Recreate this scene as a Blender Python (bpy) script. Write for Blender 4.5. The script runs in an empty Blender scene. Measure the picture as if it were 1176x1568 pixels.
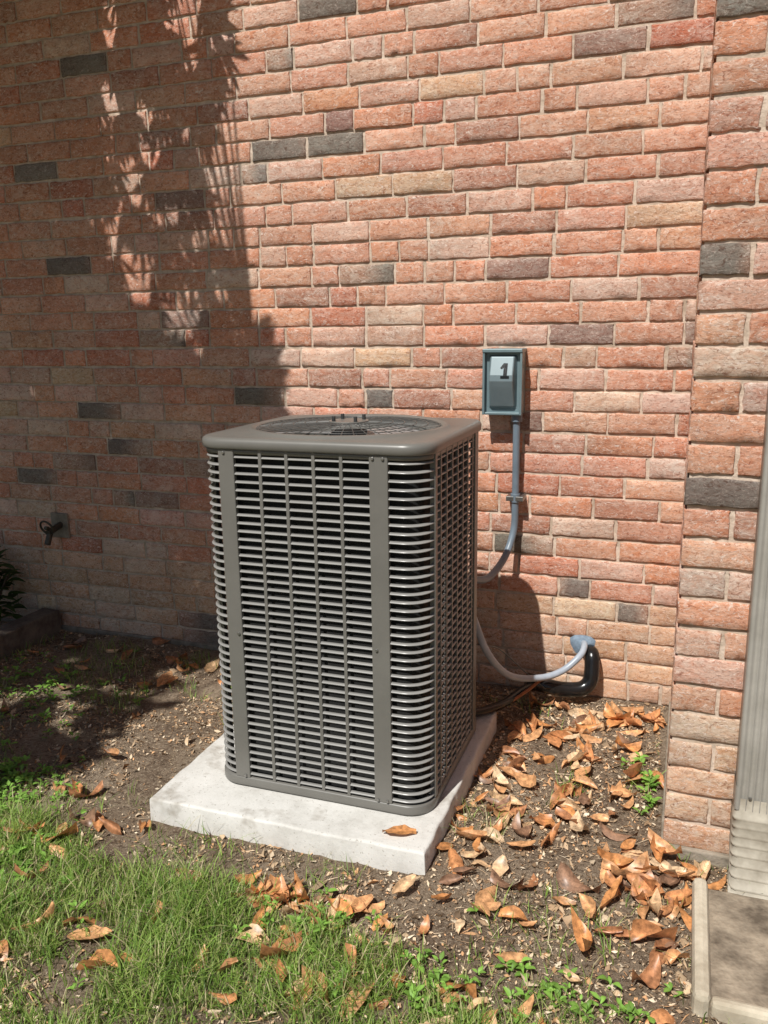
import bpy, numpy as np, math
from mathutils import Matrix, Vector
rng=np.random.default_rng(7)
scene=bpy.context.scene
# ---------------------------------------------------------------- helpers
def link(o):
    scene.collection.objects.link(o); return o
def empty(name):
    return link(bpy.data.objects.new(name,None))
def mesh_np(name,V,F,mat,col=None,smooth=False,parent=None):
    V=np.asarray(V,np.float32).reshape(-1,3);F=np.asarray(F,np.int32);k=F.shape[1];m=len(F)
    me=bpy.data.meshes.new(name);me.vertices.add(len(V));me.vertices.foreach_set('co',V.ravel())
    me.loops.add(m*k);me.loops.foreach_set('vertex_index',F.ravel())
    me.polygons.add(m);me.polygons.foreach_set('loop_start',np.arange(m,dtype=np.int32)*k)
    if smooth: me.polygons.foreach_set('use_smooth',np.ones(m,bool))
    me.update(calc_edges=True);me.validate()
    if col is not None:
        ca=me.color_attributes.new('col','FLOAT_COLOR','POINT')
        c=np.ones((len(V),4),np.float32);c[:,:3]=col;ca.data.foreach_set('color',c.ravel())
    me.materials.append(mat)
    o=link(bpy.data.objects.new(name,me))
    if parent: o.parent=parent
    return o
def pydata(name,V,F,mat,parent=None,smooth=False,bevel=0,seg=2):
    me=bpy.data.meshes.new(name);me.from_pydata([tuple(v) for v in V],[],[tuple(f) for f in F]);me.update()
    if smooth: me.polygons.foreach_set('use_smooth',[True]*len(me.polygons))
    me.materials.append(mat);o=link(bpy.data.objects.new(name,me))
    if parent:o.parent=parent
    if bevel:
        b=o.modifiers.new('b','BEVEL');b.width=bevel;b.segments=seg;b.limit_method='ANGLE'
    return o
def boxdata(x0,x1,y0,y1,z0,z1):
    V=[(x,y,z) for x in(x0,x1) for y in(y0,y1) for z in(z0,z1)]
    F=[(0,1,3,2),(4,6,7,5),(0,4,5,1),(2,3,7,6),(0,2,6,4),(1,5,7,3)]
    return V,F
def box(name,b,mat,parent=None,bevel=.002):
    V,F=boxdata(*b);return pydata(name,V,F,mat,parent,bevel=bevel)
def multibox(name,bs,mat,parent=None,bevel=0):
    V=[];F=[]
    for b in bs:
        v,f=boxdata(*b);n=len(V);V+=v;F+=[tuple(i+n for i in q) for q in f]
    return pydata(name,V,F,mat,parent,bevel=bevel)
def smooth_path(P,n=8):
    P=np.array(P,float);Q=np.vstack([2*P[0]-P[1],P,2*P[-1]-P[-2]]);out=[]
    for i in range(1,len(Q)-2):
        for t in np.linspace(0,1,n,endpoint=False):
            a,b,c,d=Q[i-1],Q[i],Q[i+1],Q[i+2]
            out.append(.5*((2*b)+(-a+c)*t+(2*a-5*b+4*c-d)*t*t+(-a+3*b-3*c+d)*t**3))
    out.append(P[-1]);return np.array(out)
def tubedata(P,r,s=8,closed=False):
    P=np.array(P,float);n=len(P);r=np.ones(n)*r
    T=np.roll(P,-1,0)-np.roll(P,1,0) if closed else np.gradient(P,axis=0)
    T/=np.linalg.norm(T,axis=1)[:,None]+1e-12
    ref=np.array([0,0,1.]) if abs(T[0,2])<.8 else np.array([1.,0,0])
    A=np.zeros_like(P);a=np.cross(T[0],ref);a/=np.linalg.norm(a)
    for i in range(n):
        a=a-T[i]*(a@T[i]);a/=np.linalg.norm(a)+1e-12;A[i]=a
    B=np.cross(T,A)
    th=np.linspace(0,2*np.pi,s,endpoint=False)
    V=P[:,None]+r[:,None,None]*(A[:,None]*np.cos(th)[None,:,None]+B[:,None]*np.sin(th)[None,:,None])
    F=[]
    for i in range(n if closed else n-1):
        j=(i+1)%n
        for k in range(s):F.append((i*s+k,i*s+(k+1)%s,j*s+(k+1)%s,j*s+k))
    return V.reshape(-1,3),np.array(F)
def merge(parts):
    V=[];F=[];n=0
    for v,f in parts:
        V.append(v);F.append(np.array(f)+n);n+=len(v)
    return np.vstack(V),np.vstack(F)
def tube(name,P,r,mat,parent=None,s=12,closed=False):
    v,f=tubedata(P,r,s,closed);return mesh_np(name,v,f,mat,smooth=True,parent=parent)
def cyl(name,c,axis,r,h,mat,parent=None,s=20,bevel=.001):
    ax=np.array(axis,float);ax/=np.linalg.norm(ax);ref=np.array([0,0,1.]) if abs(ax[2])<.9 else np.array([1.,0,0])
    a=np.cross(ax,ref);a/=np.linalg.norm(a);b=np.cross(ax,a);c=np.array(c,float);V=[]
    for e in(0,1):
        for k in range(s):
            t=2*math.pi*k/s;V.append(c+ax*h*e+r*(a*math.cos(t)+b*math.sin(t)))
    F=[tuple(range(s))[::-1],tuple(range(s,2*s))]+[(k,(k+1)%s,s+(k+1)%s,s+k) for k in range(s)]
    return pydata(name,V,F,mat,parent,bevel=bevel)
_g=rng.random((256,256))
def vn(x,y,s=1.,o=0):
    x=np.asarray(x)/s+o*17.3+500;y=np.asarray(y)/s+o*9.1+500
    i=np.floor(x).astype(int);j=np.floor(y).astype(int);u=x-i;v=y-j;u=u*u*(3-2*u);v=v*v*(3-2*v)
    g=lambda a,b:_g[a%256,b%256]
    return (g(i,j)*(1-u)+g(i+1,j)*u)*(1-v)+(g(i,j+1)*(1-u)+g(i+1,j+1)*u)*v
def fbm(x,y,s,o=0,n=4):
    t=0;a=1;w=0
    for k in range(n): t=t+a*vn(x,y,s/2**k,o+k);w+=a;a*=.5
    return t/w
# ---------------------------------------------------------------- materials
def newmat(name):
    m=bpy.data.materials.new(name);m.use_nodes=True;nt=m.node_tree;return m,nt,nt.nodes['Principled BSDF']
def N(nt,t,**k):
    n=nt.nodes.new(t)
    for a,b in k.items():
        if a in n.inputs: n.inputs[a].default_value=b
        else: setattr(n,a,b)
    return n
def noise(nt,scale,detail=6,rough=.6,dist=0,vec=None):
    n=N(nt,'ShaderNodeTexNoise');n.inputs['Scale'].default_value=scale;n.inputs['Detail'].default_value=detail
    n.inputs['Roughness'].default_value=rough;n.inputs['Distortion'].default_value=dist
    if vec is not None: nt.links.new(vec,n.inputs['Vector'])
    return n.outputs['Fac']
def ramp(nt,fac,stops):
    r=N(nt,'ShaderNodeValToRGB');e=r.color_ramp.elements
    while len(e)<len(stops): e.new(.5)
    for i,(p,c) in enumerate(stops):
        e[i].position=p;e[i].color=(c,c,c,1) if not hasattr(c,'__len__') else (*c,1)
    nt.links.new(fac,r.inputs['Fac']);return r.outputs['Color']
def mix(nt,fac,a,b,mode='MIX'):
    m=N(nt,'ShaderNodeMix');m.data_type='RGBA';m.blend_type=mode
    for s,v in((0,fac),(6,a),(7,b)):
        if isinstance(v,(int,float)): m.inputs[s].default_value=v
        elif isinstance(v,tuple): m.inputs[s].default_value=(*v,1)
        else: nt.links.new(v,m.inputs[s])
    return m.outputs[2]
def objco(nt,sc=(1,1,1)):
    t=N(nt,'ShaderNodeTexCoord');mp=N(nt,'ShaderNodeMapping');mp.inputs['Scale'].default_value=sc
    nt.links.new(t.outputs['Object'],mp.inputs['Vector']);return mp.outputs['Vector']
def bump(nt,b,h,st=.5,d=.002):
    n=N(nt,'ShaderNodeBump');n.inputs['Strength'].default_value=st;n.inputs['Distance'].default_value=d
    nt.links.new(h,n.inputs['Height']);nt.links.new(n.outputs['Normal'],b.inputs['Normal'])
def simple(name,c,c2=None,rough=.6,metal=0,scale=30,bs=.15,bd=.001,spec=.5):
    m,nt,b=newmat(name);v=objco(nt);f=noise(nt,scale,4,.65,vec=v)
    c2=c2 or tuple(x*.7 for x in c)
    nt.links.new(ramp(nt,f,[(.35,c2),(.65,c)]),b.inputs['Base Color'])
    b.inputs['Roughness'].default_value=rough;b.inputs['Metallic'].default_value=metal;b.inputs['Specular IOR Level'].default_value=spec
    if bs: bump(nt,b,noise(nt,scale*4,2,vec=v),bs,bd)
    return m
M_brick,nt,b=newmat('brick_fired')
at=N(nt,'ShaderNodeAttribute',attribute_name='col').outputs['Color']
v=objco(nt);vs=objco(nt,(1,1,1.7))
sep=N(nt,'ShaderNodeSeparateColor');nt.links.new(at,sep.inputs[0]);R_=sep.outputs[0]
haze=ramp(nt,noise(nt,22,6,.78,1.6,vs),[(.42,0),(.52,.6),(.64,1)])
hm=ramp(nt,noise(nt,4.2,3,vec=v),[(.36,.45),(.58,1.)])
hz=mix(nt,1.,haze,hm,'MULTIPLY')
rr_=ramp(nt,R_,[(.22,.30),(.45,1.)])
hz=mix(nt,1.,hz,rr_,'MULTIPLY')
c=mix(nt,hz,at,mix(nt,1.,at,(.13,.22,.215),'ADD'))
c=mix(nt,ramp(nt,noise(nt,50,5,.80,1.5,vs),[(.38,.85),(.47,0)]),c,mix(nt,1.,at,(.55,.40,.35),'MULTIPLY'))
c=mix(nt,mix(nt,1.,ramp(nt,noise(nt,36,5,.88,2.4,vs),[(.55,0),(.61,.9)]),rr_,'MULTIPLY'),c,(.86,.72,.63))
nt.links.new(c,b.inputs['Base Color']);b.inputs['Roughness'].default_value=.9;b.inputs['Specular IOR Level'].default_value=.25
bump(nt,b,noise(nt,55,6,.85,1.0,vs),.9,.006)
M_mortar=simple('mortar',(.66,.54,.44),(.42,.33,.25),.95,scale=24,bs=.9,bd=.003,spec=.2)
M_conc=simple('concrete',(.62,.55,.43),(.42,.36,.27),.9,scale=14,bs=.6,bd=.002,spec=.25)
M_found=simple('foundation_concrete',(.34,.29,.23),(.19,.16,.12),.95,scale=18,bs=.8,bd=.004)
M_tray=simple('dirty_concrete',(.38,.31,.23),(.11,.085,.06),.95,scale=11,bs=1,bd=.006)
M_pad,nt,b=newmat('pad_concrete');v=objco(nt)
c=ramp(nt,noise(nt,7,7,.75,vec=v),[(.3,(.50,.48,.44)),(.5,(.64,.62,.58)),(.7,(.72,.70,.66))])
c=mix(nt,ramp(nt,noise(nt,130,3,.6,vec=v),[(.32,.6),(.38,0)]),c,(.30,.27,.23))
c=mix(nt,ramp(nt,noise(nt,5,4,.7,vec=v),[(.31,.65),(.42,0)]),c,(.26,.22,.17))
nt.links.new(c,b.inputs['Base Color']);b.inputs['Roughness'].default_value=.92
bump(nt,b,noise(nt,100,5,.8,vec=v),.6,.002)
M_ac=simple('paint_taupe',(.168,.160,.144),(.142,.135,.121),.36,scale=5,bs=.06)
M_ac_sunlit=simple('paint_taupe_sunlit',(.30,.292,.275),(.26,.252,.237),.28,scale=6,bs=0,spec=.8)  # same taupe as the body, lightened: sun glint on slats put into the colour
M_core=simple('coil_dark',(.010,.010,.010),(.005,.005,.005),.8,scale=80,bs=.3)
M_black=simple('black_plastic',(.012,.012,.013),(.008,.008,.008),.22,scale=40,bs=.3)
M_wire=simple('wire_grey',(.11,.108,.10),None,.35,bs=0)
M_bolt=simple('bolt_dark',(.05,.05,.05),None,.4,bs=0)
M_fan=simple('fan_metal',(.55,.56,.57),(.40,.41,.42),.35,.5,scale=10,bs=.05)
M_steel=simple('screw_steel',(.35,.34,.32),None,.35,.8)
M_box=simple('box_enamel',(.19,.265,.285),(.16,.225,.245),.38,.2,scale=8,bs=.04)
M_cover=simple('cover_enamel',(.19,.245,.265),(.16,.21,.23),.36,.15,scale=8,bs=.03)
M_cond=simple('conduit_grey',(.17,.22,.27),(.14,.18,.22),.4,scale=20,bs=.2)
M_condl=simple('conduit_pale',(.40,.45,.52),(.32,.37,.43),.35,scale=20,bs=.2)
M_seal=simple('sealant',(.25,.33,.42),(.15,.2,.26),.8,scale=60,bs=.8)
M_copper=simple('copper',(.35,.15,.08),None,.4,.7)
M_alu=simple('downspout_paint',(.40,.375,.335),(.30,.28,.245),.45,scale=7,bs=.1)
M_alul=simple('elbow_paint',(.56,.51,.42),(.32,.28,.22),.5,scale=11,bs=.3)
M_bronze=simple('old_brass',(.10,.09,.07),None,.5,.5)
M_bark=simple('bark',(.13,.10,.075),(.06,.045,.035),.95,scale=12,bs=0)
M_wood=simple('weathered_edging',(.20,.165,.13),(.09,.07,.055),.9,scale=15,bs=.8,bd=.005)
def leafmat(name,trans,rough,spec=.5,sc=60,var=.35):
    m,nt,b=newmat(name);at=N(nt,'ShaderNodeAttribute',attribute_name='col').outputs['Color'];c=at
    if var:
        v=objco(nt);c=mix(nt,var,at,ramp(nt,noise(nt,sc,4,.7,vec=v),[(.3,.25),(.7,1.6)]),'MULTIPLY')
    nt.links.new(c,b.inputs['Base Color']);b.inputs['Roughness'].default_value=rough;b.inputs['Specular IOR Level'].default_value=spec
    if trans:
        tr=N(nt,'ShaderNodeBsdfTranslucent');nt.links.new(c,tr.inputs['Color'])
        ms=N(nt,'ShaderNodeMixShader');ms.inputs[0].default_value=trans
        nt.links.new(b.outputs[0],ms.inputs[1]);nt.links.new(tr.outputs[0],ms.inputs[2]);nt.links.new(ms.outputs[0],nt.nodes['Material Output'].inputs['Surface'])
    return m
M_dead=leafmat('dead_leaf',.12,.40,.5,60,.8)
M_green=leafmat('green_blade',.33,.5,.35,30,0)
M_tree=leafmat('tree_leaf',0,.4,var=0)
M_chip=leafmat('litter',0,.85,.2,200,0)
M_gr,nt,b=newmat('soil');v=objco(nt)
c=ramp(nt,noise(nt,3.2,7,.76,.4,v),[(.32,(.19,.13,.088)),(.47,(.33,.243,.168)),(.62,(.48,.375,.27))])
c=mix(nt,ramp(nt,noise(nt,60,4,.78,vec=v),[(.36,.85),(.50,0)]),c,(.11,.07,.045))
c=mix(nt,ramp(nt,noise(nt,130,3,.7,vec=v),[(.54,0),(.64,.85)]),c,(.56,.45,.33))
at=N(nt,'ShaderNodeAttribute',attribute_name='col').outputs['Color']
c=mix(nt,at,c,(.13,.16,.055))
nt.links.new(c,b.inputs['Base Color']);b.inputs['Roughness'].default_value=.95;b.inputs['Specular IOR Level'].default_value=.2
bump(nt,b,noise(nt,60,7,.85,vec=v),1.,.02)
# ---------------------------------------------------------------- camera
f_px=1283.66;t,y,r=np.radians([12.4836,19.9186,.8345])
fh=np.array([-np.sin(y),np.cos(y),0]);zz=np.array([0,0,1.]);R0=np.array([np.cos(y),np.sin(y),0])
Fv=np.cos(t)*fh-np.sin(t)*zz;U0=np.sin(t)*fh+np.cos(t)*zz
Rv=np.cos(r)*R0-np.sin(r)*U0;Uv=np.cos(r)*U0+np.sin(r)*R0;C=np.array([0,-2.8673,1.3])
cd=bpy.data.cameras.new('camera');cam=link(bpy.data.objects.new('camera',cd))
cam.matrix_world=Matrix([[Rv[i],Uv[i],-Fv[i],C[i]] for i in range(3)]+[[0,0,0,1]])
cd.sensor_fit='VERTICAL';cd.sensor_height=36;cd.lens=36*f_px/1568;cd.clip_start=.05;cd.clip_end=500
scene.camera=cam
# ---------------------------------------------------------------- light
S=np.array([.19,1,-1.37]);S/=np.linalg.norm(S);L=-S
w=bpy.data.worlds.new('World');scene.world=w;w.use_nodes=True;nt=w.node_tree
sky=nt.nodes.new('ShaderNodeTexSky');sky.sky_type='NISHITA';sky.sun_disc=False
sky.sun_elevation=math.asin(L[2]);sky.sun_rotation=math.atan2(L[0],L[1])%(2*math.pi)
nt.links.new(sky.outputs[0],nt.nodes['Background'].inputs['Color']);nt.nodes['Background'].inputs['Strength'].default_value=.05
sd=bpy.data.lights.new('sun','SUN');sd.energy=5.;sd.angle=math.radians(.5);sd.color=(1,.975,.92)
so=link(bpy.data.objects.new('sun',sd))
so.rotation_euler=Vector(tuple(S)).to_track_quat('-Z','Y').to_euler();so.location=(-2,-6,8)
scene.view_settings.view_transform='Standard';scene.view_settings.look='None';scene.view_settings.exposure=0
# ---------------------------------------------------------------- ground
XJ,YJ=.0086,-.861
def gh(x,y):
    return (fbm(x,y,.35,1)-.5)*.035+(vn(x,y,.04,7)-.5)*.008-.004
def seg_line(x,pts):
    p=np.array(pts);return np.interp(x,p[:,0],p[:,1])
def grassd(x,y):
    ln=seg_line(x,[(-3.5,-.95),(-2.2,-1.08),(-1.7,-1.2),(-1.24,-1.33),(-.98,-1.40),(-.56,-1.38),(-.3,-1.40),(-.1,-1.42),(.3,-1.5),(1.5,-1.6)])
    ln=ln+(fbm(x,y,.25,14)-.5)*.28
    d=np.clip((ln-y)/.07,0,1)
    n=fbm(x,y,.14,4)
    return d*np.clip((n-.36-.10*np.clip((x+.6)*3,0,1))*6,.10,1)
def axis(lo,hi,step,far):
    a=np.arange(lo,hi,step);o=[];s=step;p=hi
    while p<far: o.append(p);s*=1.35;p+=s
    o.append(far);q=[];s=step;p=lo
    while p>-far: s*=1.35;p-=s;q.append(max(p,-far))
    return np.array(sorted(set(q))+list(a)+o)
ax=axis(-3.2,.9,.012,80);ay=axis(-2.3,.02,.012,80)
X,Y=np.meshgrid(ax,ay,indexing='ij');Z=gh(X,Y)
far=np.clip((np.hypot(X+1,Y+1)-3)/3,0,1);Z=Z*(1-far)-.004*far
nx,ny=X.shape;idx=np.arange(nx*ny).reshape(nx,ny)
Fq=np.stack([idx[:-1,:-1],idx[1:,:-1],idx[1:,1:],idx[:-1,1:]],-1).reshape(-1,4)
gcol=np.clip(grassd(X,Y)*.5,0,1).ravel();gcol=np.repeat(gcol[:,None],3,1)
mesh_np('ground',np.stack([X,Y,Z],-1),Fq,M_gr,gcol,smooth=True)
# ---------------------------------------------------------------- brick house
house=empty('brick_house')
pal=np.array([(.64,.27,.155),(.66,.32,.20),(.66,.37,.265),(.68,.43,.32),(.56,.195,.11),(.64,.38,.23),(.62,.28,.175),(.225,.175,.145),(.35,.20,.15),(.50,.22,.14)])
pw=np.array([.25,.25,.13,.06,.06,.03,.14,.045,.04,.06]);pw/=pw.sum()
CH=.0725;JT=.0095
BV=[];BF=[];BC=[];bn=[0]
def brick(o,ud,nd,u0,u1,z0,z1,col,depth=.03):
    ud=np.array(ud,float);nd=np.array(nd,float);Lh=u1-u0;H=z1-z0;e=.003
    us=np.array([0,0,e,Lh*.14,Lh*.28,Lh*.43,Lh*.57,Lh*.72,Lh*.86,Lh-e,Lh,Lh]);du=np.array([-depth,-.0018]+[0]*8+[-.0018,-depth])
    vs_=np.array([0,0,e,H*.35,H*.65,H-e,H,H]);dv=np.array([-depth,-.0018,0,0,0,0,-.0018,-depth])
    a,b_=len(us),len(vs_)
    UU,VV=np.meshgrid(us,vs_,indexing='ij');DD=np.minimum(du[:,None],dv[None,:]).copy()
    jt=rng.normal(0,.0012,(a,b_));jt[0]=jt[1];jt[-1]=jt[-2];jv=rng.normal(0,.0014,(a,b_));jv[:,0]=jv[:,1];jv[:,-1]=jv[:,-2]
    UU=UU+jt;VV=VV+jv
    fr=DD>-.02
    DD[fr]+=rng.normal(0,.0006,fr.sum())
    if rng.random()<.15:
        ci=[1,2] if rng.random()<.5 else [a-3,a-2];cj=[1,2] if rng.random()<.5 else [b_-3,b_-2]
        for i_ in ci:
            for j_ in cj: DD[i_,j_]-=rng.uniform(.001,.004)
    tz,tu=rng.normal(0,.004,2)
    DD[fr]+=(rng.normal(0,.0010)+tu*(UU[fr]-Lh/2)+tz*2*(VV[fr]-H/2))
    VV=VV+(UU-Lh/2)*rng.normal(0,.003)
    P=np.array(o)+ud*(u0+UU)[...,None]+np.array([0,0,1.])*(z0+VV)[...,None]+nd*DD[...,None]
    ii=np.arange(a*b_).reshape(a,b_)+bn[0]
    f=np.stack([ii[:-1,:-1],ii[1:,:-1],ii[1:,1:],ii[:-1,1:]],-1).reshape(-1,4)
    dr=(UU/Lh-.5)*rng.normal(0,.12)
    cc=np.repeat(col[None],a*b_,0)*(1+rng.normal(0,.05,(a*b_,1))+dr.reshape(-1,1))
    if col[0]<.3:  # flashed brick: one end keeps some of the red body colour
        wgt=np.clip((UU/Lh-rng.uniform(.3,1.1))*rng.choice([-1,1])*2,0,.8).reshape(-1,1);cc=cc*(1-wgt)+np.array([.50,.27,.18])*wgt
    BV.append(P.reshape(-1,3));BF.append(f);BC.append(cc);bn[0]+=a*b_
def pick(z):
    c=pal[rng.choice(len(pal),p=pw)].copy()
    if z<.32 and c[0]>.35: c=c*.5+np.array([.62,.43,.26])*.5
    return np.clip(c*rng.normal(1,.06)*(1+rng.normal(0,.02,3)),.02,.78)
def wallbricks(o,ud,nd,u0,u1,zlo,rows,first=None,depth=.03):
    for r_ in range(rows):
        z=zlo+r_*CH+rng.normal(0,.0010);u=u0-(rng.random()*.2 if first is None else 0);k=0
        while u<u1-.02:
            Lb=.205*rng.normal(1,.015) if rng.random()>.25 else .098
            if first is not None and k==0: Lb=first[r_%2]
            e=min(u+Lb,u1)
            if u1-e<.05: e=u1
            brick(o,ud,nd,u,e,z,z+CH-JT+rng.normal(0,.0008),pick(z),depth=depth if k else max(depth,.09))
            u=e+JT*rng.uniform(.8,1.2);k+=1
NR=44
wallbricks((0,0,0),(1,0,0),(0,-1,0),-4.2,XJ+.02,0,NR)
wallbricks((XJ,YJ,0),(1,0,0),(0,-1,0),0,1.9,.02,NR,first=(.205,.098))
wallbricks((XJ,YJ,0),(0,1,0),(-1,0,0),.10,.86,.02,NR,first=(.205,.15))
mesh_np('brick_courses',np.vstack(BV),np.vstack(BF),M_brick,np.vstack(BC),parent=house)
multibox('mortar_backing',[(-4.2,XJ+.05,.0058,.2,-.1,3.25),(XJ+.0058,1.9,YJ+.0058,.005,-.02,3.25)],M_mortar,house)
multibox('foundation',[(-4.2,-1.2,-.012,.003,-.1,.012),(XJ-.006,1.9,YJ-.012,YJ+.1,-.1,.018),(XJ-.006,XJ+.1,YJ+.102,-.001,-.1,.018)],M_found,house,bevel=.004)
box('soffit',(-4.4,2.1,-.45,.3,3.26,3.34),M_alul,house)
# ---------------------------------------------------------------- concrete pad
PX0,PX1,PY0,PY1,PZ=-1.3105,-.5283,-1.1563,-.3503,.06
def slab(name,x0,x1,y0,y1,z0,z1,mat,amp=.0025,parent=None,c=.006):
    nxx=int((x1-x0)/.012)+2;nyy=int((y1-y0)/.012)+2
    def ax_(a,b_,n_): return np.concatenate([[a,a,a+c*.3,a+c],np.linspace(a+c*2,b_-c*2,n_),[b_-c,b_-c*.3,b_,b_]])
    gx=ax_(x0,x1,nxx);gy=ax_(y0,y1,nyy)
    ex=np.zeros(len(gx));ey=np.zeros(len(gy));pr_=[z0-z1,-c,-c*.3,0]
    ex[:4]=pr_;ex[-4:]=pr_[::-1];ey[:4]=pr_;ey[-4:]=pr_[::-1]
    A,B=np.meshgrid(gx,gy,indexing='ij');D=np.minimum(ex[:,None],ey[None]).copy()
    D=z1+D;A=A+(fbm(A+D,B,.06,50)-.5)*2*amp;B=B+(fbm(A,B+D,.06,51)-.5)*2*amp;D=D+(fbm(A,B,.12,52)-.5)*amp*(D>z0+.001)
    m=np.arange(A.size).reshape(A.shape);f=np.stack([m[:-1,:-1],m[1:,:-1],m[1:,1:],m[:-1,1:]],-1).reshape(-1,4)
    return mesh_np(name,np.stack([A,B,D],-1),f,mat,parent=parent,smooth=False)
slab('concrete_pad',PX0,PX1,PY0,PY1,-.03,PZ,M_pad,amp=.004)
# ---------------------------------------------------------------- AC unit
ac=empty('air_conditioner_condenser')
AX0,AX1,AY0,AY1=-1.180,-.562,-1.020,-.450
cx,cy=(AX0+AX1)/2,(AY0+AY1)/2;hx,hy=(AX1-AX0)/2,(AY1-AY0)/2;H=.972;ZT=PZ+H;RC=.068
def rr(hx,hy,r,nc=10,ns=14):
    P=[];Nn=[]
    cs=[(hx-r,hy-r,0),(-hx+r,hy-r,90),(-hx+r,-hy+r,180),(hx-r,-hy+r,270)]
    for i,(a,b_,s) in enumerate(cs):
        for k in range(nc+1):
            th=math.radians(s+90*k/nc);P.append((a+r*math.cos(th),b_+r*math.sin(th)));Nn.append((math.cos(th),math.sin(th)))
        n2=cs[(i+1)%4];th=math.radians(s+90);nn=(math.cos(th),math.sin(th))
        p1=np.array(P[-1]);p2=np.array((n2[0]+r*math.cos(th),n2[1]+r*math.sin(th)))
        for k in range(1,ns):P.append(tuple(p1+(p2-p1)*k/ns));Nn.append(nn)
    return np.array(P),np.array(Nn)
PP,NN=rr(hx,hy,RC);n=len(PP)
def sweep(profile,closed=True,base=(PP,NN)):
    P_,N_=base;V=[];m=len(profile);n_=len(P_)
    for d,z in profile:
        q=P_+N_*d;V.append(np.column_stack([q[:,0]+cx,q[:,1]+cy,np.full(n_,z)]))
    V=np.vstack(V);F=[]
    for j in range(m if closed else m-1):
        j2=(j+1)%m
        for k in range(n_):F.append((j*n_+k,j*n_+(k+1)%n_,j2*n_+(k+1)%n_,j2*n_+k))
    return V,np.array(F)
parts=[];zb=PZ+.040;zt=ZT-.050;NL=41;pit=(zt-zb)/NL
for i in range(NL+1):
    z=zb+i*pit;parts.append(sweep([(-.0052,z+.0048),(-.0008,z+.0006),(0,z-.0002),(0,z-.0016),(-.0010,z-.0020),(-.0018,z-.0006),(-.0052,z+.0034)]))
V,F=merge(parts);mesh_np('louvers',V,F,M_ac_sunlit,parent=ac)
V,F=sweep([(-.030,PZ+.02),(-.030,ZT-.03)],closed=False);mesh_np('coil_core',V,F,M_core,parent=ac)
V,F=sweep([(-.02,PZ+.004),(.002,PZ+.004),(.003,PZ+.008),(.003,PZ+.026),(0,PZ+.030),(-.02,PZ+.030)]);mesh_np('base_pan',V,F,M_ac,parent=ac)
V,F=sweep([(-.02,ZT-.042),(0,ZT-.042),(.0,ZT-.028),(-.02,ZT-.028)]);mesh_np('upper_band',V,F,M_ac,parent=ac)
zl,zh=PZ+.029,ZT-.029
f0,f1_=AY0-.0025,AY0+.012
posts=[(-1.116,-1.072,f0,f1_,zl,zh),(-.706,-.658,f0,f1_,zl,zh)]
multibox('corner_posts',posts,M_ac,ac,bevel=.0025)
a0=-1.072;a1=-.706;nb=5
fb=[(a0+(a1-a0)*k/nb-.0045,a0+(a1-a0)*k/nb+.0045,AY0-.0008,AY0+.006,zl,zh) for k in range(1,nb)]
s0=AY0+RC;s1=AY1-RC
sb=[(AX1-.006,AX1+.0008,s0+(s1-s0)*k/8-.005,s0+(s1-s0)*k/8+.005,zl,zh) for k in range(1,8)]
lb=[(AX0-.0008,AX0+.006,s0+(s1-s0)*k/8-.005,s0+(s1-s0)*k/8+.005,zl,zh) for k in range(1,8)]
bb=[(a0+(a1-a0)*k/nb-.0055,a0+(a1-a0)*k/nb+.0055,AY1-.006,AY1+.0008,zl,zh) for k in range(1,nb)]
multibox('panel_bars',fb+sb+lb+bb,M_ac,ac,bevel=.0012)
multibox('side_posts',[(AX1-.012,AX1+.0025,s0-.004,s0+.016,zl,zh),(AX1-.012,AX1+.0035,AY1-.105,AY1-.068,zl,zh),(AX0-.0025,AX0+.012,s0-.004,s0+.016,zl,zh),(AX0-.0025,AX0+.012,AY1-.11,AY1-.068,zl,zh)],M_ac,ac,bevel=.002)
def ringrr(d,z):
    q=PP+NN*d;return np.column_stack([q[:,0]+cx,q[:,1]+cy,np.full(n,z)])
ang=np.arctan2(PP[:,1]/hy,PP[:,0]/hx)
def ringc(R,z):return np.column_stack([cx+R*1.02*np.cos(ang),cy+R*.98*np.sin(ang),np.full(n,z)])
rings=[ringrr(-.01,ZT-.029),ringrr(.006,ZT-.029),ringrr(.009,ZT-.026),ringrr(.010,ZT-.012),ringrr(.007,ZT-.005),ringrr(.001,ZT-.001),ringrr(-.008,ZT),ringc(.274,ZT+.001),ringc(.270,ZT+.006),ringc(.262,ZT+.009),ringc(.254,ZT+.004),ringc(.235,ZT-.010),ringc(.228,ZT-.030),ringc(.228,ZT-.12)]
V=np.vstack(rings);F=[]
for j in range(len(rings)-1):
    for k in range(n):F.append((j*n+k,j*n+(k+1)%n,(j+1)*n+(k+1)%n,(j+1)*n+k))
mesh_np('top_cover',V,np.array(F),M_ac,smooth=True,parent=ac)
parts=[]
gz=lambda R:ZT+.004+.012*(1-(R/.255)**2)
for R in np.linspace(.09,.25,6):
    th=np.linspace(0,2*np.pi,72,endpoint=False)
    parts.append(tubedata(np.column_stack([cx+R*np.cos(th),cy+R*np.sin(th)*.97,np.full(72,gz(R))]),.0010,5,True))
for k in range(44):
    th=2*math.pi*k/44;rs=np.linspace(.05,.255,8)
    parts.append(tubedata(np.column_stack([cx+rs*math.cos(th),cy+rs*.97*math.sin(th),gz(rs)-.001]),.0011,5))
V,F=merge(parts);mesh_np('fan_guard',V,F,M_wire,smooth=True,parent=ac)
cyl('guard_hub',(cx,cy,ZT+.014),(0,0,1),.055,.004,M_ac,ac,s=32)
for k in range(4):
    th=math.pi/4+k*math.pi/2;cyl('hub_bolt_%d'%k,(cx+.045*math.cos(th),cy+.045*math.sin(th),ZT+.018),(0,0,1),.0055,.014,M_bolt,ac,s=8)
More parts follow.
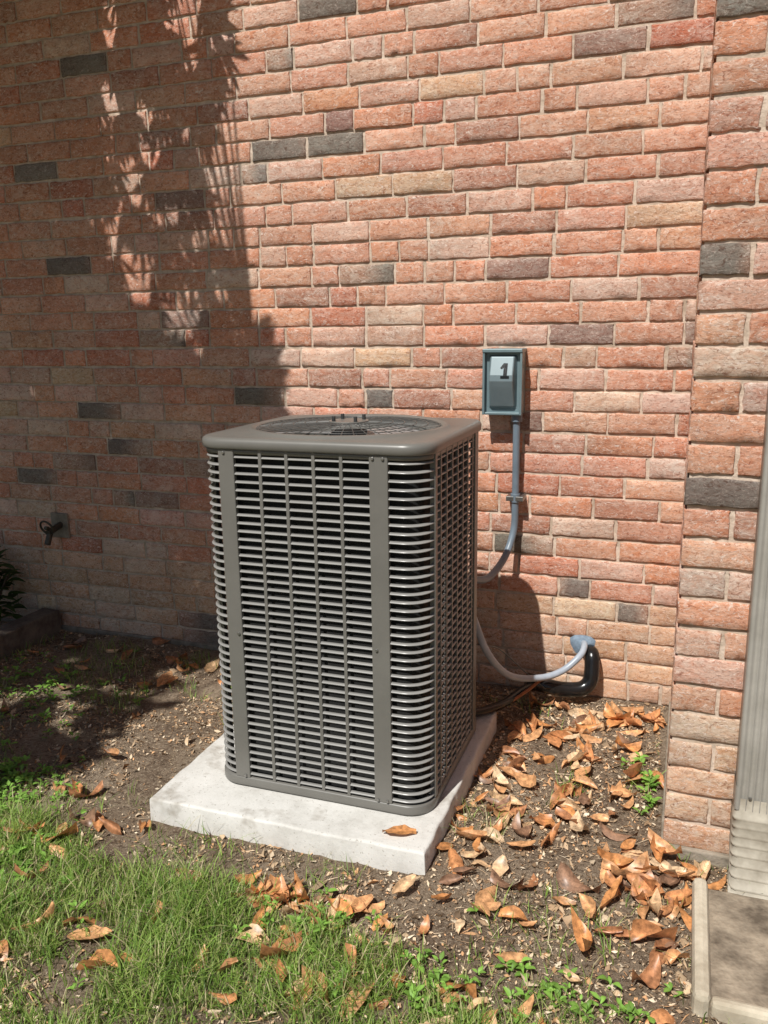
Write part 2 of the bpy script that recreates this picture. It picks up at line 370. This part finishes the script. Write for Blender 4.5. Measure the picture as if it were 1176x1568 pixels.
cyl('fan_motor',(cx,cy,ZT-.10),(0,0,1),.05,.09,M_core,ac,s=24)
V=[];F=[]
for k in range(3):
    a=2*math.pi*k/3+.5;m0=len(V)
    for i,R in enumerate(np.linspace(.05,.222,7)):
        for j,s_ in enumerate(np.linspace(-.5,.5,7)):
            th=a+s_*1.6;V.append((cx+R*math.cos(th),cy+R*math.sin(th),ZT-.032+s_*.03))
    for i in range(6):
        for j in range(6):q=m0+i*7+j;F.append((q,q+1,q+8,q+7))
mesh_np('fan_blades',V,F,M_fan,smooth=True,parent=ac)
cyl('inner_floor',(cx,cy,ZT-.2),(0,0,1),.25,.01,M_core,ac,s=32)
scr=[(-1.082,AY0-.0025,PZ+.45),(-.693,AY0-.0025,PZ+.45),(-1.10,AY0-.0025,ZT-.038),(-.696,AY0-.0025,ZT-.038),(-.670,AY0-.0025,ZT-.038),(-1.085,AY0-.0025,PZ+.036),(-.696,AY0-.0025,PZ+.036),(-.670,AY0-.0025,PZ+.036)]
for i,s_ in enumerate(scr): cyl('screw_%d'%i,s_,(0,-1,0),.0042,.004,M_steel,ac,s=8)
# ---------------------------------------------------------------- disconnect box
db=empty('electrical_disconnect_box')
BX0,BX1,BZ0,BZ1=-.652,-.518,1.003,1.222
box('enclosure',(BX0+.003,BX1-.003,-.062,.004,BZ0+.002,BZ1-.004),M_box,db,.004)
multibox('hood_frame',[(BX0,BX1,-.085,.002,BZ1-.012,BZ1),(BX0,BX0+.008,-.082,-.058,BZ0,BZ1-.012),(BX1-.008,BX1,-.082,-.058,BZ0,BZ1-.012),(BX0+.008,BX1-.008,-.078,-.058,BZ0,BZ0+.009)],M_box,db,.002)
ca,cb=BX0+.020,BX1-.020
V=[];prof=[(BZ1-.020,-.063),(BZ1-.026,-.078),(BZ1-.085,-.100),(BZ1-.105,-.102),(BZ1-.125,-.096),(BZ0+.028,-.074),(BZ0+.022,-.063)]
for z,yv in prof:
    V+=[(ca,-.062,z),(ca+.008,yv,z),(cb-.008,yv,z),(cb,-.062,z)]
F=[]
for j in range(len(prof)-1):
    for k in range(3):F.append((j*4+k,(j+1)*4+k,(j+1)*4+k+1,j*4+k+1))
pydata('cover_flap',V,F,M_cover,db,bevel=.003)
n1=[(-.016,.012),(-.004,.030),(.011,.030),(.011,-.018),(.019,-.018),(.019,-.028),(-.013,-.028),(-.013,-.018),(-.003,-.018),(-.003,.014),(-.010,.008)]
zc=BZ1-.072;xc=(BX0+BX1)/2+.010
n1v=[]
for a_,b_ in n1:
    z=zc+b_*.85;yv=np.interp(-z,[-(BZ1-.026),-(BZ1-.085),-(BZ1-.105),-(BZ1-.125)],[-.078,-.100,-.102,-.096])-.0014
    n1v.append((xc+a_*.9,yv,z))
pydata('numeral_sticker',n1v,[tuple(range(11))],M_black,db)
ex=-.540
cyl('conduit_hub',(ex,-.045,BZ0+.004),(0,0,-1),.019,.028,M_cond,db)
cp=smooth_path([(ex,-.045,.985),(ex,-.043,.85),(ex,-.042,.70),(ex-.003,-.045,.60),(ex-.022,-.10,.515),(ex-.05,-.22,.475),(ex-.075,-.34,.50),(ex-.09,-.455,.535)])
tube('power_conduit',cp,.0125,M_cond,db)
cyl('conduit_coupling',(ex,-.042,.70),(0,0,1),.0165,.03,M_cond,db)
multibox('conduit_strap',[(ex-.03,ex+.03,-.058,-.0,.705,.722)],M_steel,db,.002)
# ---------------------------------------------------------------- lines
ln=empty('refrigerant_line_set')
tube('pale_whip_conduit',smooth_path([(-.305,.02,.19),(-.288,-.03,.200),(-.296,-.085,.180),(-.35,-.13,.135),(-.42,-.19,.125),(-.50,-.30,.17),(-.55,-.40,.28),(-.585,-.46,.42)]),.0115,M_condl,ln)
tube('black_insulated_pipe',smooth_path([(-.285,.02,.165),(-.262,-.035,.168),(-.257,-.055,.12),(-.262,-.065,.080),(-.29,-.08,.056),(-.35,-.10,.055),(-.40,-.115,.066),(-.455,-.125,.078)]),.027,M_black,ln)
cyl('pipe_fitting',(-.44,-.12,.074),(-.9,-.25,.2),.030,.035,M_black,ln)
tube('suction_line',smooth_path([(-.44,-.12,.074),(-.48,-.20,.07),(-.52,-.33,.075),(-.58,-.44,.09),(-.62,-.47,.12)]),.014,M_black,ln)
tube('liquid_line',smooth_path([(-.41,-.13,.105),(-.46,-.22,.08),(-.53,-.33,.06),(-.60,-.44,.08),(-.62,-.48,.16)]),.0055,M_copper,ln)
tube('loose_wire',smooth_path([(-.585,-.46,.33),(-.53,-.33,.27),(-.47,-.2,.15),(-.42,-.16,.09),(-.40,-.15,.07)]),.002,M_wire,ln)
th=np.linspace(0,2*np.pi,14,endpoint=False)
V=[(-.298,-.022,.192)]+[(-.298+(.042+.008*math.sin(3*a))*math.cos(a),-.001,.188+(.045+.008*math.cos(2*a))*math.sin(a)) for a in th]
pydata('wall_sealant',V,[(0,1+k,1+(k+1)%14) for k in range(14)],M_seal,ln,smooth=True)
# ---------------------------------------------------------------- downspout
ds=empty('downspout')
DX0,DX1=.162,.262;DY=YJ-.003
prof=[(DX0,DY),(DX0,DY-.066),(DX0+.004,DY-.070)]
for k in range(6):
    a=DX0+.010+k*.0145;prof+=[(a,DY-.070),(a+.003,DY-.063),(a+.0095,DY-.063),(a+.0125,DY-.070)]
prof+=[(DX1-.004,DY-.070),(DX1,DY-.066),(DX1,DY)]
def loft(name,rings,mat,parent,smooth=False):
    m=len(rings[0]);V=np.vstack(rings);F=[(j*m+k,j*m+(k+1)%m,(j+1)*m+(k+1)%m,(j+1)*m+k) for j in range(len(rings)-1) for k in range(m)]
    return mesh_np(name,V,np.array(F),mat,parent=parent,smooth=smooth)
pr=np.array(prof)
def pring(z,s=1,dy=0,tilt=0,base=pr):
    c=base.mean(0);q=(base-c)*s+c;return np.column_stack([q[:,0],q[:,1]+dy,z+(q[:,1]-DY)*tilt])
loft('pipe',[pring(.20),pring(3.2)],M_alu,ds)
loft('joint_sleeve',[pring(.185,1.02),pring(.245,1.03)],M_alu,ds)
eb=[(DX0,DY),(DX0,DY-.06),(DX0+.004,DY-.067),(DX0+.012,DY-.070)]+[(DX0+.012+k*.0076,DY-.070) for k in range(1,10)]+[(DX1-.012,DY-.070),(DX1-.004,DY-.067),(DX1,DY-.06),(DX1,DY)]
eb=np.array(eb)
el=[(.215,1.0,0,0),(.172,1.,0,0)]
for i in range(8):
    q=i/7;dyb=-.002-.055*q*q
    el+=[(.166-.0150*i,1.075,dyb-.001,.6*q),(.161-.0150*i,1.075,dyb-.001,.6*q),(.157-.0150*i,.97,dyb,.6*q)]
el+=[(.046,1.04,-.075,.65),(.036,1.12,-.095,.65)]
loft('elbow',[pring(z,s,dy,tl,eb) for z,s,dy,tl in el],M_alul,ds)
for i,(xx,z) in enumerate([(DX0+.03,.22),(DX0+.075,.22)]): cyl('strap_screw_%d'%i,(xx,DY-.071,z),(0,-1,0),.004,.004,M_steel,ds,s=8)
# splash block
sp=empty('splash_block')
sx0,sx1,sy0,sy1=.078,.42,-1.38,-1.0
slab('tray',sx0+.01,sx1-.01,sy0+.01,sy1-.003,-.03,.014,M_tray,.004,parent=sp)
multibox('rim',[(sx0,sx0+.034,sy0,sy1,-.03,.040),(sx1-.034,sx1,sy0,sy1,-.03,.040)],M_conc,sp,.014)
multibox('front_lip',[(sx0+.034,sx1-.034,sy0+.002,sy0+.03,-.03,.026)],M_conc,sp,.010)
# ---------------------------------------------------------------- faucet
fc=empty('hose_faucet')
box('wall_plate',(-2.58,-2.49,-.012,.004,.42,.53),M_found,fc,.004)
cyl('stem',(-2.53,-.01,.48),(0,-1,-.25),.014,.085,M_bronze,fc)
cyl('spout',(-2.53,-.075,.465),(0,-.5,-1),.013,.06,M_bronze,fc)
tube('handle',[(-2.53+.03*math.cos(a),-.095-.012*math.sin(a),.485+.03*math.sin(a)) for a in np.linspace(0,2*np.pi,20,endpoint=False)],.0045,M_bronze,fc,closed=True)
cyl('handle_hub',(-2.53,-.085,.48),(0,-1,.3),.008,.02,M_bronze,fc)
gd=empty('garden_edging')
slab('timber_1',-2.66,-2.565,-.62,-.03,-.03,.095,M_wood,.004,parent=gd)
slab('timber_2',-3.6,-2.67,-.62,-.53,-.03,.09,M_wood,.004,parent=gd)
# ---------------------------------------------------------------- leaves generic
def leaves(name,pos,Rm,Ln,Wd,cup,curl,col,mat,parent=None,nu=7,nv=5,twist=None,rag=.02):
    n_=len(pos);u=np.linspace(0,1,nu);v_=np.linspace(-1,1,nv)
    wprof=np.sin(np.pi*np.clip(u,0.02,.985)**.85)**.8
    U,Vv=np.meshgrid(u,v_,indexing='ij');W=wprof[:,None]*np.ones(nv)
    x=(U-.5)[None]*Ln[:,None,None];yy=Vv*W;yy=yy[None]*Wd[:,None,None]*.5
    z=cup[:,None,None]*(Vv**2*W)[None]*Wd[:,None,None]*.5+curl[:,None,None]*((U-.5)**2)[None]*Ln[:,None,None]*2
    if twist is not None: z=z+twist[:,None,None]*((U-.5)*Vv)[None]*Wd[:,None,None]
    z=z+rng.normal(0,rag,z.shape)*Wd[:,None,None]
    yy=yy*(1-.35*np.abs(cup[:,None,None]))*(1+rng.normal(0,rag*2,yy.shape))
    P=np.stack([x,yy,z],-1).reshape(n_,-1,3)
    P=np.einsum('nij,nkj->nki',Rm,P)+pos[:,None]
    ii=np.arange(nu*nv).reshape(nu,nv);f=np.stack([ii[:-1,:-1],ii[1:,:-1],ii[1:,1:],ii[:-1,1:]],-1).reshape(-1,4)
    F=(f[None]+(np.arange(n_)*nu*nv)[:,None,None]).reshape(-1,4)
    mid=1+.35*(np.abs(Vv)<.1)
    c=col[:,None,:]*mid.reshape(1,-1,1)
    return mesh_np(name,P,F,mat,c.reshape(-1,3),smooth=True,parent=parent)
def rotz(a):
    c,s=np.cos(a),np.sin(a);o=np.zeros((len(a),3,3));o[:,0,0]=c;o[:,0,1]=-s;o[:,1,0]=s;o[:,1,1]=c;o[:,2,2]=1;return o
def rotx(a):
    c,s=np.cos(a),np.sin(a);o=np.zeros((len(a),3,3));o[:,1,1]=c;o[:,1,2]=-s;o[:,2,1]=s;o[:,2,2]=c;o[:,0,0]=1;return o
def roty(a):
    c,s=np.cos(a),np.sin(a);o=np.zeros((len(a),3,3));o[:,0,0]=c;o[:,0,2]=s;o[:,2,0]=-s;o[:,2,2]=c;o[:,1,1]=1;return o
def blocked(x,y,m=.0):
    return ((x>PX0-m)&(x<PX1+m)&(y>PY0-m)&(y<PY1+m))|((x>XJ-.02)&(y>YJ-.02))|(y>-.02)|((x>sx0)&(x<sx1)&(y>sy0)&(y<sy1))
pts=[]
def scat(cx_,cy_,sx,sy,k):
    for _ in range(k): pts.append((rng.normal(cx_,sx),rng.normal(cy_,sy)))
scat(-.34,-.45,.12,.22,50);scat(-.43,-.80,.05,.15,28);scat(-.12,-.65,.09,.22,26);scat(-.03,-.20,.08,.08,18);scat(-.30,-.25,.12,.07,14)
scat(-.74,-1.35,.08,.03,32);scat(-.03,-1.00,.05,.07,26);scat(-1.36,-1.22,.06,.05,5);scat(-.75,-1.6,.1,.05,10);scat(-.50,-1.5,.25,.08,14)
scat(-1.6,-1.34,.18,.08,16);scat(-1.1,-1.55,.35,.1,12);scat(-1.5,-.95,.10,.25,4);scat(-.1,-1.2,.2,.14,22);scat(-1.9,-.20,.4,.10,24);scat(-.42,-1.15,.10,.10,12);scat(.25,-1.45,.12,.08,6);scat(.05,-.95,.03,.03,10);scat(.05,-1.15,.02,.12,5)
for _ in range(80): pts.append((rng.uniform(-3.2,1.),rng.uniform(-2.4,-.05)))
pts=np.array(pts);pts=pts[~blocked(pts[:,0],pts[:,1],.014)]
pts=np.vstack([pts,[(-.612,-1.10)]])
k=len(pts);Ln=rng.uniform(.042,.104,k);Wd=Ln*rng.uniform(.38,.58,k)
cup=rng.normal(.15,.5,k);curl=rng.normal(.12,.35,k)
Rm=np.einsum('nij,njk,nkl->nil',rotz(rng.uniform(0,2*np.pi,k)),rotx(rng.normal(0,.32,k)),roty(rng.normal(0,.20,k)))
Ln[-1]=.085;Wd[-1]=.038;Rm[-1:]=rotz(np.array([.35]));cup[-1]=.1
pal2=np.array([(.64,.34,.16),(.54,.24,.10),(.70,.46,.26),(.42,.19,.09),(.28,.16,.10),(.74,.53,.33),(.60,.27,.10)])
colr=pal2[rng.choice(7,k,p=[.24,.18,.13,.11,.08,.08,.18])]*rng.uniform(.8,1.15,(k,1))
gz_=gh(pts[:,0],pts[:,1]);gz_[-1]=PZ-.004
pos=np.column_stack([pts,gz_+.008+rng.random(k)*.012])
leaves('fallen_leaves',pos,Rm,Ln,Wd,cup,curl,np.clip(colr,0,.8),M_dead,twist=rng.normal(0,.5,k),rag=.04)
# litter
k=140000;x=rng.uniform(-3.,1.,k);yv=rng.uniform(-2.2,-.02,k)
keep=(~blocked(x,yv,.004))&((fbm(x,yv,.18,9)+.15*np.clip((x+.75)*4,-.4,1)+rng.normal(0,.10,k))>.49);x=x[keep];yv=yv[keep];k=len(x)
Ln=np.exp(rng.normal(-4.95,.55,k));Wd=Ln*rng.uniform(.25,.9,k);tw=rng.random(k)<.035;Ln[tw]=rng.uniform(.02,.06,tw.sum());Wd[tw]=.0022
Rm=np.einsum('nij,njk,nkl->nil',rotz(rng.uniform(0,6.28,k)),rotx(rng.normal(0,.7,k)),roty(np.where(tw,rng.normal(0,.1,k),rng.normal(0,.4,k))))
pal3=np.array([(.54,.42,.29),(.46,.33,.21),(.30,.20,.12),(.64,.53,.39),(.14,.095,.06),(.54,.31,.16)])
leaves('soil_litter',np.column_stack([x,yv,gh(x,yv)+.002+rng.random(k)*.005]),Rm,Ln,Wd,rng.normal(0,.4,k),rng.normal(0,.3,k),pal3[rng.choice(6,k,p=[.20,.22,.19,.10,.13,.16])]*rng.uniform(.6,1.2,(k,1)),M_chip,nu=3,nv=3,rag=.08)
# ---------------------------------------------------------------- grass
def blades(name,x,yv,hh,wd,col):
    k=len(x);a=rng.uniform(0,6.28,k);ln_=rng.uniform(.2,1.1,k)*hh;dx=np.cos(a);dy=np.sin(a);b=a+np.pi/2+rng.normal(0,.5,k)
    z0=gh(x,yv)-.004;P=[]
    for t_,wf in((0,1),(.4,.85),(.75,.55),(1,.06)):
        cxp=x+dx*ln_*t_**2;cyp=yv+dy*ln_*t_**2;cz=z0+hh*t_*(1-.25*t_*(ln_/hh))
        for s_ in(-.5,.5): P.append(np.column_stack([cxp+np.cos(b)*wd*wf*s_,cyp+np.sin(b)*wd*wf*s_,cz]))
    P=np.stack(P,1);f=np.array([(0,1,3,2),(2,3,5,4),(4,5,7,6)]);F=(f[None]+(np.arange(k)*8)[:,None,None]).reshape(-1,4)
    return mesh_np(name,P.reshape(-1,3),F,M_green,np.repeat(col,8,0),smooth=True)
k=230000;x=rng.uniform(-3.0,1.0,k);yv=rng.uniform(-2.3,-.95,k)
dn=grassd(x,yv);keep=(rng.random(k)<dn)&~blocked(x,yv);x=x[keep];yv=yv[keep]
k2=45000;x2=rng.uniform(-3.,.9,k2);y2=rng.uniform(-2.2,-.1,k2);kp=(fbm(x2,y2,.15,20)>.63-.12*(y2<-1.05)-.09*(x2<-1.75))&(rng.random(k2)<.6)&~blocked(x2,y2,.01);x=np.r_[x,x2[kp]];yv=np.r_[yv,y2[kp]]
k=len(x);hh=rng.uniform(.018,.062,k)*(.5+1.0*vn(x,yv,.16,30));wd=rng.uniform(.0012,.0034,k)
g=np.array([(.22,.36,.06),(.30,.43,.09),(.13,.23,.045),(.40,.45,.15),(.58,.50,.29)])
gc=g[rng.choice(5,k,p=[.30,.25,.16,.16,.13])]*rng.uniform(.8,1.2,(k,1))
blades('grass',x,yv,hh,wd,gc)
wp=[]
def wscat(cx_,cy_,sx,sy,k):
    for _ in range(k): wp.append((rng.normal(cx_,sx),rng.normal(cy_,sy)))
wscat(-1.88,-1.20,.12,.08,190);wscat(-1.60,-1.42,.13,.06,50);wscat(-2.3,-.65,.22,.18,130);wscat(-1.6,-1.6,.25,.1,60);wscat(-.03,-.58,.035,.07,26);wscat(-.5,-1.48,.3,.06,40);wscat(-2.6,-1.4,.4,.3,200);wscat(-.7,-1.38,.03,.03,8);wscat(-.2,-1.45,.2,.08,30)
wp=np.array(wp);wp=wp[~blocked(wp[:,0],wp[:,1],.02)]
P=[];A=[];Tt=[];Ll=[]
for p_ in wp:
    m_=rng.integers(4,8);a=rng.uniform(0,6.28)
    for j in range(m_):
        l_=rng.uniform(.010,.027);an=a+j*2.4;P.append((p_[0]+math.cos(an)*l_*.6,p_[1]+math.sin(an)*l_*.6,float(gh(p_[0],p_[1]))+rng.uniform(.006,.03)));A.append(an);Tt.append(-rng.uniform(0,.6));Ll.append(l_)
P=np.array(P);A=np.array(A);Tt=np.array(Tt);Ll=np.array(Ll);k=len(P)
leaves('weeds',P,np.einsum('nij,njk->nik',rotz(A),roty(Tt)),Ll,Ll*.6,rng.normal(.3,.2,k),rng.normal(-.2,.2,k),np.array([(.20,.36,.065)])*rng.uniform(.7,1.4,(k,1)),M_green,nu=5,nv=3)
sh=empty('garden_plant');k=200
th=rng.uniform(0,6.28,k);rad=rng.uniform(0,.16,k);P=np.column_stack([-2.84+rad*np.cos(th),-.16+rad*.7*np.sin(th),rng.uniform(.05,.36,k)*(1.2-rad*2.5)+.03])
leaves('foliage',P,np.einsum('nij,njk->nik',rotz(th),roty(rng.uniform(-.6,.5,k))),rng.uniform(.05,.1,k),rng.uniform(.03,.05,k),rng.normal(.2,.2,k),rng.normal(-.2,.2,k),np.array([(.05,.09,.02)])*rng.uniform(.7,1.4,(k,1)),M_green,parent=sh)
for i in range(10):
    a=rng.uniform(0,6.28);tube('stem_%d'%i,[(-2.84,-.16,-.01),(-2.84+.05*math.cos(a),-.16+.04*math.sin(a),.15),(-2.84+.12*math.cos(a),-.16+.09*math.sin(a),.27)],.003,M_bark,sh,s=5)
# ---------------------------------------------------------------- tree
tr=empty('magnolia_tree')
def bx(z):
    return seg_line(z,[(-2.2,-1.75),(-1.6,-1.62),(-1.3,-1.5),(-.9,-1.56),(-.2,-1.66),(.4,-1.5),(.9,-1.42),(1.06,-1.42),(1.42,-1.50),(1.7,-1.64),(1.9,-1.70),(2.2,-1.58),(2.5,-1.54),(3.2,-1.5)])
cl=[];ed=[]
while len(cl)<3500:
    z=rng.uniform(-1.75,3.1);xw=rng.uniform(-4.3,-1.35);e=bx(z)-xw
    if e<.07+.03*math.sin(z*11): continue
    g_=fbm(xw,z,.30,40);g2=fbm(xw*1.6,z,.11,44,2)
    edge_z=(z>1.25 and e<.62)
    if edge_z: dens=.42*np.clip((g2-.34)*7,0.0,1.3)
    elif z>1.25: dens=1.*np.clip((g2-.30)*6,.10,1)
    elif z>-.2: dens=np.clip((g2-.16)*8,.25,1)
    else: dens=.75*np.clip((g_-.38)*7,.05,1)
    if rng.random()>dens: continue
    if edge_z: hl=rng.uniform(max(2.75,z+.35),3.15 if z<2.6 else 3.6)
    else: hl=rng.uniform(2.9,3.8) if z<2.2 else rng.uniform(3.15,4.0)
    t_=(hl-z)/L[2]
    cl.append(np.array([xw,0,z])+t_*L);ed.append(edge_z)
cl=np.array(cl)
e1=np.cross(L,[0,0,1.]);e1/=np.linalg.norm(e1)
if e1[0]<0: e1=-e1
e2=np.cross(e1,L)
if e2[2]<0: e2=-e2
P=[];D=[];Ll=[];Nm=[];Wl=[]
for c_,e in zip(cl,ed):
    m_=rng.integers(6,10);a0_=rng.normal(-1.25,.45)
    sp_=np.linspace(-1.0,1.0,m_)
    for j in range(m_):
        a_=a0_+sp_[j]+rng.normal(0,.1) if e else a0_+rng.uniform(-1.6,1.6)
        d=e1*math.cos(a_)+e2*math.sin(a_)+L*rng.normal(0,.25);d/=np.linalg.norm(d)
        l_=rng.uniform(.09,.13) if e else rng.uniform(.08,.14);P.append(c_+d*l_*.58);D.append(d);Ll.append(l_);Wl.append(l_*(.21 if e else .38))
        Nm.append(L+rng.normal(0,.35,3))
P=np.array(P);D=np.array(D);Ll=np.array(Ll);Wl=np.array(Wl);Nm=np.array(Nm);k=len(P)
Bn=np.cross(Nm,D);Bn/=np.linalg.norm(Bn,axis=1)[:,None];Cn=np.cross(D,Bn);Rm=np.stack([D,Bn,Cn],-1)
leaves('foliage',P,Rm,Ll,Wl,rng.normal(.2,.1,k),rng.normal(-.1,.1,k),np.array([(.05,.09,.025)])*rng.uniform(.7,1.3,(k,1)),M_tree,parent=tr,nu=5,nv=3)
base=np.array([-4.3,-3.6,0.]);top=np.array([-4.0,-3.1,3.3])
parts=[tubedata(smooth_path([base-[0,0,.1],base+[.05,.05,1.2],base+[.1,.2,2.4],top]),np.linspace(.17,.10,25),14)]
anc=cl[rng.choice(len(cl),26,replace=False)]
for a_ in anc:
    mid=(top+a_)/2+rng.normal(0,.12,3)+[0,0,.15];q=smooth_path([top-[0,0,rng.uniform(0,.6)],mid,a_],6);parts.append(tubedata(q,np.linspace(.05,.012,len(q)),7))
for c_ in cl[::3]:
    a_=anc[np.argmin(((anc-c_)**2).sum(1))];parts.append(tubedata(np.array([a_,(a_+c_)/2+rng.normal(0,.03,3),c_]),np.array([.008,.005,.003]),4))
V,F=merge(parts);mesh_np('trunk_and_limbs',V,F,M_bark,smooth=True,parent=tr)
